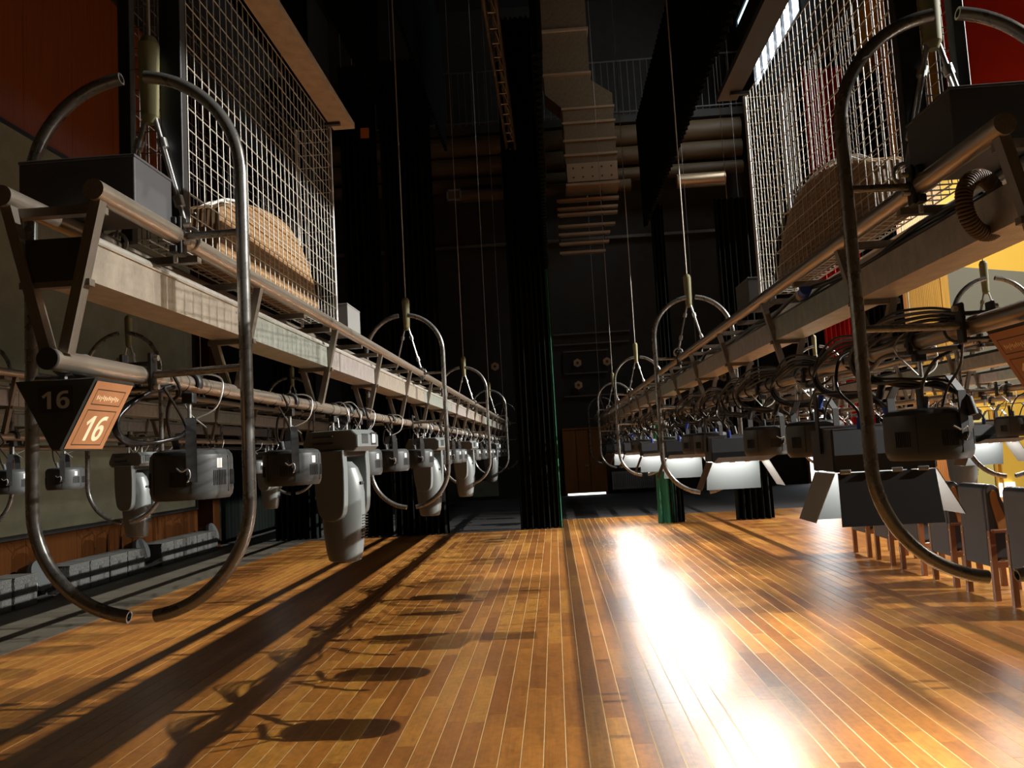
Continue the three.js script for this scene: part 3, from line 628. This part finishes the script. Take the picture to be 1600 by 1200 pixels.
{
  let par, head, fl1, fl2;
  const P = (x, z, l) => { if (!par) { par = makePar(l); par.position.set(x, PY, -z); } else copy(par, [x, PY, -z], l); };
  const Hd = (x, z, l, turn = -.25) => { if (!head) { head = makeHead(l); head.position.set(x, PY, -z); head.rotation.y = turn; } else copy(head, [x, PY, -z], l, null, turn); };
  const F = (x, z, l, lit, down) => {
    if (down) { fl1 = makeFlood(l, true); fl1.position.set(x, PY, -z); }
    else if (!lit) makeFlood(l, false, false).position.set(x, PY, -z);
    else if (!fl2) { fl2 = makeFlood(l, false); fl2.position.set(x, PY, -z); } else copy(fl2, [x, PY, -z], l);
    if (lit) area('flood_light', .42, .25, [x, PY - .548, -z], [x, 0, -z], FLOOD, lin(1, .97, .92));
  };
  const parsL = [3.43, 4.77, 6.5, 7.72, 9.3, 11.0, 12.2, 12.95, 15.4, 16.8, 18.2, 19.2, 20.9, 22.3, 23.7, 25.1];
  parsL.forEach((z, i) => P(-1.55, z, `${ORD[i]} black LED par lamp from the near end of bar sixteen`));
  [5.9, 9.95, 13.95, 19.8].forEach((z, i) => Hd(-1.55, z, `${ORD[i]} grey moving head lamp from the near end of bar sixteen`));
  const parsR = [3.48, 4.94, 6.05, 8.2, 8.95, 11.1, 13.8, 14.9, 16.8, 19.6, 22.4, 24.9];
  parsR.forEach((z, i) => P(1.55, z, `${ORD[i]} black LED par lamp from the near end of bar fifteen`));
  F(1.55, 4.1, 'nearest flood lamp of bar fifteen, its black barn door hanging towards us', true, true);
  [7.1, 9.9, 12.6, 15.6, 18.2, 21, 23.7].forEach((z, i) => F(1.55, z, `${ORD[i + 1]} flood lamp from the near end of bar fifteen, barn doors open`, z < 19));
  [6.9, 7.65, 9.6, 11.1, 12.6, 14.0, 15.4, 16.8].forEach((z, i) => P(-4.7, z, `${ORD[i]} LED par lamp from the near end of the bar behind bar sixteen`));
  [8.98, 13.3].forEach((z, i) => Hd(-4.7, z, `${['nearer', 'farther'][i]} moving head lamp on the bar behind bar sixteen`));
  [7.6, 8.62, 10.6, 12, 13.5, 15, 16.5].forEach((z, i) => P(4.7, z, `${ORD[i]} LED par lamp from the near end of the bar above the chairs`));
  [9.75, 14.2].forEach((z, i) => Hd(4.7, z, `${['nearer', 'farther'][i]} moving head lamp on the bar above the chairs`));
  F(4.7, 9.12, 'lit flood lamp with pale doors on the bar above the chairs', true);
  [10.6, 12.2, 13.9, 15.6].forEach((z, i) => P(6.4, z, `${ORD[i]} LED par lamp from the near end of the bar nearest the red curtain`));
}

// ------------------------------------------------------------------ number signs on the near ends of bars 16 and 15
function signTexture(num, bg, fg, frame, small) {
  const c = document.createElement('canvas'); c.width = 256; c.height = 256; const x = c.getContext('2d');
  x.fillStyle = bg; x.fillRect(0, 0, 256, 256);
  x.fillStyle = fg; x.textAlign = 'center'; x.textBaseline = 'middle';
  if (frame) {
    x.strokeStyle = frame; x.lineWidth = 4; x.strokeRect(30, 108, 196, 132); x.strokeRect(30, 30, 196, 56);
    x.font = 'bold 132px sans-serif'; x.fillText(num, 128, 178);
    x.globalAlpha = .75; for (let k = 0; k < 12; k++) { x.fillRect(50 + k * 13, 50 + (k % 3) * 3, 6, 18 - (k % 2) * 5); x.fillRect(47 + k * 13, 56 + (k % 2) * 5, 11, 3); }
  } else { x.font = 'bold 235px sans-serif'; x.scale(.85, 1); x.fillText(num, 150, 136); }
  const t = new THREE.CanvasTexture(c); t.colorSpace = THREE.SRGBColorSpace; return t;
}
function makeSign(num, label, x, lit) {
  const t = thing('number_sign', label, 'sign', [x, PY - .055, -2.52]);
  const w = .13, h = .225, d = .23;
  const s = new THREE.Shape(); s.moveTo(-w, -.005); s.lineTo(w, -.005); s.lineTo(.012, -h); s.lineTo(-.012, -h); s.closePath();
  const g = new THREE.ExtrudeGeometry(s, { depth: d, bevelEnabled: true, bevelSize: .004, bevelThickness: .004, bevelSegments: 1 }); g.translate(0, 0, -d);
  part('sign_body', g, M.signFace, t);
  const f = new THREE.PlaneGeometry(.115, .085); f.translate(0, -.066, .0055);
  part('number_plate', f, new THREE.MeshStandardMaterial({ map: signTexture(num, '#0c0f0e', '#9a9d9a'), roughness: .6 }), t, `dark end plate reading ${num}`);
  for (const s2 of [1, -1]) {
    const L = Math.hypot(w - .012, h - .005) - .01, p = new THREE.PlaneGeometry(d - .01, L), a = Math.atan2(w - .012, h - .005);
    p.rotateY(s2 * H); p.rotateZ(-s2 * a); p.translate(s2 * ((w + .012) / 2 + .0062), -(h + .005) / 2 - .0035, -d / 2);
    part('number_plate', p, new THREE.MeshStandardMaterial({ map: signTexture(num, '#a5714a', '#f3dcb8', '#3a2415'), roughness: .55 }), t, `brown side plate reading ${num} in cream`);
  }
  for (const z of [-.04, -.15]) part('strap', [new THREE.TorusGeometry(.037, .006, 6, 24).scale(1, 1, 1.8).translate(0, .055, z), rbox(.02, .03, .016, .003, .0, .008, z, 2)], M.boxPale, t);
  return t;
}
makeSign('16', 'triangular sign reading 16 strapped under the end of the lighting bar', -1.575);
makeSign('15', 'brown triangular sign reading 15, cut off by the edge of the picture', 1.58);

// ------------------------------------------------------------------ control boxes resting on the bars
{
  const mk = (x, z0, z1, y, w, label, m) => {
    const t = thing('control_box', label, 'box', [x, PY + .565, -(z0 + z1) / 2], 'control boxes on the lighting bars');
    part('enclosure', rbox(w, y, z1 - z0, .006, 0, y / 2, 0), m, t);
    part('lid', rbox(w + .004, .012, z1 - z0 + .004, .004, 0, y + .004, 0), m, t);
    part('lid_screw', [-1, 1].flatMap(a => [-1, 1].map(b => cyl(V(a * w * .44, y + .01, b * (z1 - z0) * .44), V(a * w * .44, y + .014, b * (z1 - z0) * .44), .006, 8))), M.zinc, t);
    return t;
  };
  mk(-1.62, 2.72, 3.0, .175, .42, 'large dark box with pale side, lying over the end of bar sixteen', M.boxGrey);
  mk(1.62, 2.76, 3.1, .215, .42, 'large black box lying over the end of bar fifteen', M.boxGrey);
  mk(-1.52, 5.75, 6.12, .19, .19, 'small square metal box on bar sixteen just past its wire basket', M.boxPale);
  mk(1.52, 5.75, 6.12, .19, .19, 'small square box on bar fifteen just past its wire basket', M.boxGrey);
}

// ------------------------------------------------------------------ wire baskets for the multicore cable
function wirePanel(a, du, dv, U, Vn, nu, nv, r, near = 1) { // near: height at the near end as a share of the height at the far end
  const g = [];
  for (let i = 0; i <= nu; i++) g.push(cyl(a.clone().addScaledVector(du, U * i / nu), a.clone().addScaledVector(du, U * i / nu).addScaledVector(dv, Vn * (near + (1 - near) * i / nu)), r, 5));
  for (let j = 0; j <= nv; j++) g.push(cyl(a.clone().addScaledVector(dv, Vn * near * j / nv), a.clone().addScaledVector(dv, Vn * j / nv).addScaledVector(du, U), r, 5));
  return g;
}
function makeBasket(x, label, side, near = 1) {
  const t = thing('cable_basket', label, 'basket', [x, PY + .56, -3.2]);
  const L = 2.25, W = .24, HT = 1.36, X = V(1, 0, 0), Y = V(0, 1, 0), Z = V(0, 0, -1);
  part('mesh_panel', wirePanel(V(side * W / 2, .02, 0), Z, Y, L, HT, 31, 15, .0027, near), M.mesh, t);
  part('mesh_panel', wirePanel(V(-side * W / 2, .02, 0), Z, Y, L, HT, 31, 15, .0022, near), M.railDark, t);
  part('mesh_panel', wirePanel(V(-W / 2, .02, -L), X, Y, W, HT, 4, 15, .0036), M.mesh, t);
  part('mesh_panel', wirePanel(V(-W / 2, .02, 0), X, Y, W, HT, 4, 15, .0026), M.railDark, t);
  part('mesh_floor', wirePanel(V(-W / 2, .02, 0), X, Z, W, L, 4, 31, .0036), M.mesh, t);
  part('post', rbox(.09, HT + .9, .05, .006, side * W / 2 - side * .045, (HT + .9) / 2, .03), M.dark, t);
  part('post', rbox(.05, HT + .9, .05, .006, -side * W / 2 - side * .0, (HT + .9) / 2, .03), M.dark, t);
  for (const s of [-1, 1]) part('post', cyl(V(s * W / 2, 0, -L), V(s * W / 2, HT + .03, -L), .011, 10), M.zinc, t);
  part('top_beam', [side > 0 ? box(W / 2 + .02, W / 2 + .17, HT + .02, HT + .06, -.1, L + .03) : box(-W / 2 - .18, -W / 2 - .045, HT + .02, HT + .06, -.1, L + .03)], side > 0 ? M.fascia : M.dark, t);
  for (const z of [.15, L - .1]) part('beam_bracket', side > 0 ? box(W / 2 - .02, W / 2 + .1, HT - .0, HT + .02, z - .015, z + .015) : box(-W / 2 - .12, -W / 2 + .02, HT - .0, HT + .02, z - .015, z + .015), M.dark, t);
  return t;
}
makeBasket(-1.55, 'tall wire mesh basket with tan top beam standing on bar sixteen', 1);
makeBasket(1.55, 'tall wire mesh basket standing on bar fifteen before the red curtain', -1, .88);
function makeCoil(x, label) { // folded flat cable lying in the basket
  const t = thing('cable_stack', label, 'cable', [x, PY + .59, -3.55]);
  const s = new THREE.Shape(); s.moveTo(.0, 0); s.lineTo(.04, .22); s.bezierCurveTo(.3, .36, .8, .42, 1.02, .40); s.bezierCurveTo(1.35, .34, 1.5, .16, 1.56, 0); s.closePath();
  const g = new THREE.ExtrudeGeometry(s, { depth: .17, bevelEnabled: true, bevelSize: .012, bevelThickness: .012, bevelSegments: 2, curveSegments: 16 }); g.translate(0, 0, -.085); g.rotateY(H);
  part('cable_folds', g, M.tanCable, t);
  for (let k = 0; k < 2; k++) part('cable_loop', tube([V(-.07 + k * .045, .2, -.02), V(-.07 + k * .045, .38 + k * .008, -.4), V(-.06 + k * .045, .445, -.85), V(-.06 + k * .045, .40, -1.2), V(-.06 + k * .045, .2, -1.5)], .008, 30, 6), M.paleCable, t);
  return t;
}
makeCoil(-1.55, 'tan stack of folded flat cable inside the basket of bar sixteen');
makeCoil(1.55, 'tan stack of folded flat cable inside the basket of bar fifteen');
{ // corrugated hose ring at the near end of bar fifteen
  const t = thing('corrugated_hose', 'coiled brown corrugated hose hanging at the near end of bar fifteen', 'hose', [1.46, PY + .36, -2.72]);
  const rings = []; const N = 56;
  for (let k = 0; k < N; k++) { const a = k / N * Math.PI * 2, g = new THREE.TorusGeometry(.022, .006, 6, 12); g.rotateX(H); g.rotateZ(a); g.translate(.095 * Math.cos(a), .095 * Math.sin(a), 0); g.rotateY(.5); rings.push(g); }
  part('hose_ribs', rings, M.ductBrown, t);
  const core = new THREE.TorusGeometry(.095, .019, 10, 60); core.rotateY(.5); part('hose_core', core, M.dark, t);
}

// ------------------------------------------------------------------ loose cables lashed to the bars
{
  let n = 0;
  for (const z of [3.55, 4.35, 5.2, 5.9, 6.8, 7.8, 8.7, 9.7, 10.8, 12, 13.3, 14.8, 16.5]) {
    const t = thing('cable_bundle', `${ORD[n]} looped bundle of black cables from the near end of bar fifteen`, 'cable', [1.55, PY, -z], 'looped cable bundles on bar fifteen');
    const k0 = n; n++;
    const strands = 4;
    for (let k = 0; k < strands; k++) {
      const o = (k - 2) * .012, sw = rr(.9, 1.25), dx = k0 % 3 === 0 ? -.19 : -.13;
      const pts = [V(.02, .055 + o, .42), V(-.03, .10 + o * 1.4, .22), V(dx * .6 * sw, .09 + o * 2, .05), V(dx * sw, -.02 + o, -.07), V(dx * .85 * sw, -.12 * sw, -.05), V(dx * .3, -.165 + o, .06), V(.05 + o, -.17 * sw, .15), V(.10, -.25, .22 + o)];
      part('cable_strand', tube(pts, k % 4 === 3 ? .006 : .0075, 44, 7), k % 4 === 2 ? M.cableGrey : M.cable, t);
    }
    part('cable_tie', [new THREE.TorusGeometry(.05, .006, 6, 20).translate(0, .005, .4), new THREE.TorusGeometry(.046, .006, 6, 20).translate(0, .005, .1)], M.dark, t);
    part('cord_plug', [cyl(V(.10, -.25, .22), V(.11, -.32, .235), .019, 12), cyl(V(-.13, -.16, -.02), V(-.15, -.23, -.02), .016, 12)], k0 % 5 === 1 ? M.blue : M.dark, t);
  }
  // cables lying on and wound round the lower pipe and the trough of bar fifteen
  for (const [i, ox, oy, m] of [[0, -.03, .035, M.cable], [1, .025, .045, M.cable], [2, .0, -.045, M.cableGrey]]) {
    const pts = []; for (let k = 0; k <= 60; k++) { const z = -3.2 - k * .3; pts.push(V(1.55 + ox + .03 * Math.sin(k * 1.7 + i), PY + oy + .018 * Math.sin(k * 2.3 + i * 2), z)); }
    solo('long_cable', tube(pts, .011, 360, 6), m, `${['black cable lashed along one side of the lower pipe of bar fifteen', 'black cable lying on top of the lower pipe of bar fifteen', 'grey cable lashed beneath the lower pipe of bar fifteen'][i]}`, 'cable');
  }
  for (const [i, ox] of [[0, -.02], [1, .03]]) {
    const pts = []; for (let k = 0; k <= 40; k++) { const z = -3.0 - k * .45; pts.push(V(1.55 + ox + .035 * Math.sin(k * 1.1 + i * 2), PY + .455 + .02 * Math.sin(k * 1.9 + i), z)); }
    solo('long_cable', tube(pts, .014, 260, 6), M.cable, `${['first', 'second'][i]} black cable lying in the trough of bar fifteen, below its wire basket`, 'cable');
  }
  const t = thing('cable_connector', 'blue and tan cable connector resting in the trough of bar fifteen', 'connector', [1.50, PY + .46, -4.75]);
  part('connector_body', cyl(V(-.03, 0, .12), V(.0, .0, -.02), .034, 16), M.blue, t); part('connector_collar', cyl(V(0, 0, -.02), V(.02, 0, -.12), .036, 16), M.fascia, t);
  // bar sixteen: a single pair of cables drooping near its first lamp and thin wraps on the pipe
  const c = thing('cable_bundle', 'pair of black cables drooping from bar sixteen beside its number sign', 'cable', [-1.55, PY, -3.2]);
  for (let k = 0; k < 3; k++) part('cable_strand', tube([V(.03, -.03, .02 - k * .04), V(-.01, -.07, .14), V(-.05 - k * .01, -.16, .26), V(-.045, -.235 - k * .008, .24), V(-.01, -.255, .10), V(.04, -.235, -.02), V(.04, -.21, -.12 - k * .02), V(.03, -.30, -.17)], .0085, 40, 7), M.cable, c);
  part('cord_plug', [cyl(V(.03, -.30, -.17), V(.03, -.24, -.165), .016, 12)], M.blue, c);
  const wr = []; for (let k = 0; k < 26; k++) wr.push(new THREE.TorusGeometry(.0355, .0022, 5, 20).rotateY(rr(-.5, .5)).translate(0, 0, -.15 - k * .2 - rr(0, .12)));
  part('tape_ring', wr, M.dark, c);
}

// ------------------------------------------------------------------ row of chairs with their backs to us
function makeChair(label) {
  const t = thing('conference_chair', label, 'chair', [4.02, 0, -8.14], 'conference chairs in a row');
  // local: x forward (to the audience), z across
  const bs = new THREE.Shape(); bs.moveTo(.02, .36); bs.lineTo(-.02, .38); bs.bezierCurveTo(-.025, .6, -.03, .85, -.035, 1.0); bs.bezierCurveTo(-.04, 1.07, .06, 1.07, .07, 1.0); bs.bezierCurveTo(.08, .85, .14, .7, .14, .42); bs.closePath();
  const bg = new THREE.ExtrudeGeometry(bs, { depth: .40, bevelEnabled: true, bevelSize: .018, bevelThickness: .03, bevelSegments: 3, curveSegments: 14 }); bg.translate(0, 0, -.2);
  part('backrest', bg, M.leather, t);
  part('back_panel', rbox(.02, .50, .44, .008, -.035, .56, 0), M.leather, t).rotation.z = 0;
  part('seat', rbox(.50, .13, .46, .04, .28, .42, 0, 4), M.leather, t);
  for (const s of [-1, 1]) {
    const w = new THREE.Shape(); w.moveTo(-.02, .40); w.lineTo(-.03, 1.0); w.bezierCurveTo(-.03, 1.075, .07, 1.075, .075, 1.0); w.bezierCurveTo(.08, .88, .17, .80, .19, .66); w.lineTo(.17, .40); w.closePath();
    const wg = new THREE.ExtrudeGeometry(w, { depth: .05, bevelEnabled: true, bevelSize: .012, bevelThickness: .010, bevelSegments: 3, curveSegments: 14 }); wg.translate(0, 0, s > 0 ? .205 : -.255);
    part('wing', wg, M.leather, t);
    const v = new THREE.Shape(); v.moveTo(.045, .655); v.bezierCurveTo(.03, .78, -.005, .86, -.002, .97); v.bezierCurveTo(.0, 1.03, .05, 1.03, .052, .97); v.bezierCurveTo(.055, .87, .12, .78, .13, .655); v.closePath();
    const vg = new THREE.ExtrudeGeometry(v, { depth: .008, bevelEnabled: true, bevelSize: .004, bevelThickness: .004, bevelSegments: 2 }); vg.translate(0, 0, s > 0 ? .262 : -.27);
    part('wing_panel', vg, M.chairInlay, t);
    part('armrest', rbox(.50, .035, .075, .012, .22, .64, s * .262), M.chairWood, t);
    part('arm_panel', rbox(.40, .17, .035, .02, .26, .50, s * .245, 3), M.leather, t);
    part('leg', [bar(V(-.02, .0, s * .25), V(-.02, .64, s * .25), .045, .05)], M.chairWood, t);
    part('leg', [bar(V(.44, .0, s * .25), V(.42, .64, s * .25), .045, .05)], M.chairWood, t);
    part('side_rail', rbox(.42, .06, .03, .008, .2, .33, s * .25), M.chairWood, t);
    part('stud', [cyl(V(-.047, .36, s * .25), V(-.05, .36, s * .25), .008, 8), cyl(V(-.047, .58, s * .25), V(-.05, .58, s * .25), .008, 8)], M.brass, t);
    part('foot_glide', [cyl(V(-.02, 0, s * .25), V(-.02, .008, s * .25), .016, 10)], M.silver, t);
  }
  return t;
}
{
  const zs = [7.33, 8.14, 8.88, 9.65, 10.44, 11.2], lab = ['nearest dark leather chair with wooden arms, cut off by the picture edge', 'second dark leather chair with wooden arms in the row', 'third dark leather chair with wooden arms in the row', 'fourth dark leather chair in the row, seen beneath the flood lamp', 'fifth dark leather chair in the row, mostly hidden by the flood lamp', 'farthest dark leather chair in the row, only its legs showing'];
  const c = makeChair(lab[1]);
  zs.forEach((z, i) => { if (i !== 1) copy(c, [4.02, 0, -z], lab[i], null, rr(-.05, .05)); });
}

// ------------------------------------------------------------------ grey crates and floor lamps along the grey wall
{
  const mk = (z0, w, h, label) => {
    const t = thing('equipment_crate', label, 'crate', [-6.98, 0, -(z0 + w / 2)], 'grey crates along the grey wall');
    part('crate_body', rbox(.42, h, w - .012, .012, 0, h / 2, 0), M.crate, t);
    part('crate_lid', rbox(.425, .014, w - .008, .005, 0, h + .004, 0), M.crateTop, t);
    part('crate_latch', rbox(.012, .05, .06, .004, .213, h * .7, 0, 2), M.dark, t);
  };
  [[9.4, .5], [9.95, .45]].forEach(([z, w], i) => mk(z, w, .38, `${['nearer', 'farther'][i]} of two crumpled grey crates next to the picture edge`));
  [[11.1, .5], [11.62, .5], [12.14, .5], [12.66, .52]].forEach(([z, w], i) => mk(z, w, .37, `${ORD[i]} of four grey crates between the two floor cans`));
  [[13.75, .46], [14.22, .46], [14.7, .44], [15.16, .44], [15.62, .46]].forEach(([z, w], i) => mk(z, w, .37, `${ORD[i]} grey crate of the far row of five along the wall`));
  for (const [z, l] of [[10.72, 'round black lamp can on the floor between the near crates'], [13.42, 'round black lamp can on the floor before the far row of crates'], [16.25, 'round black lamp can on the floor past the far crates']]) {
    const t = thing('floor_can', l, 'lamp', [-6.98, 0, -z], 'black lamp cans on the floor');
    part('can_body', [cyl(V(.0, .31, .0), V(.06, .33, .0), .2, 28), cyl(V(-.22, .3, 0), V(0, .31, 0), .13, 24, .2)], M.par, t);
    part('can_yoke', [bar(V(-.02, .03, -.215), V(-.02, .34, -.215), .04, .008), bar(V(-.02, .03, .215), V(-.02, .34, .215), .04, .008), bar(V(-.02, .03, -.215), V(-.02, .03, .215), .04, .012, V(1, 0, 0))], M.darkMetal, t);
    part('can_base', rbox(.3, .03, .3, .008, -.02, .015, 0), M.dark, t);
    part('tie', tube([V(.07, .1, .12), V(.1, .2, .16), V(.09, .3, .18)], .006, 10, 5), M.silver, t);
  }
}

for (const o of scene.children) o.traverse?.(m => { if (m.isMesh) { m.castShadow = true; m.receiveShadow = true; } });
renderer.render(scene, camera);
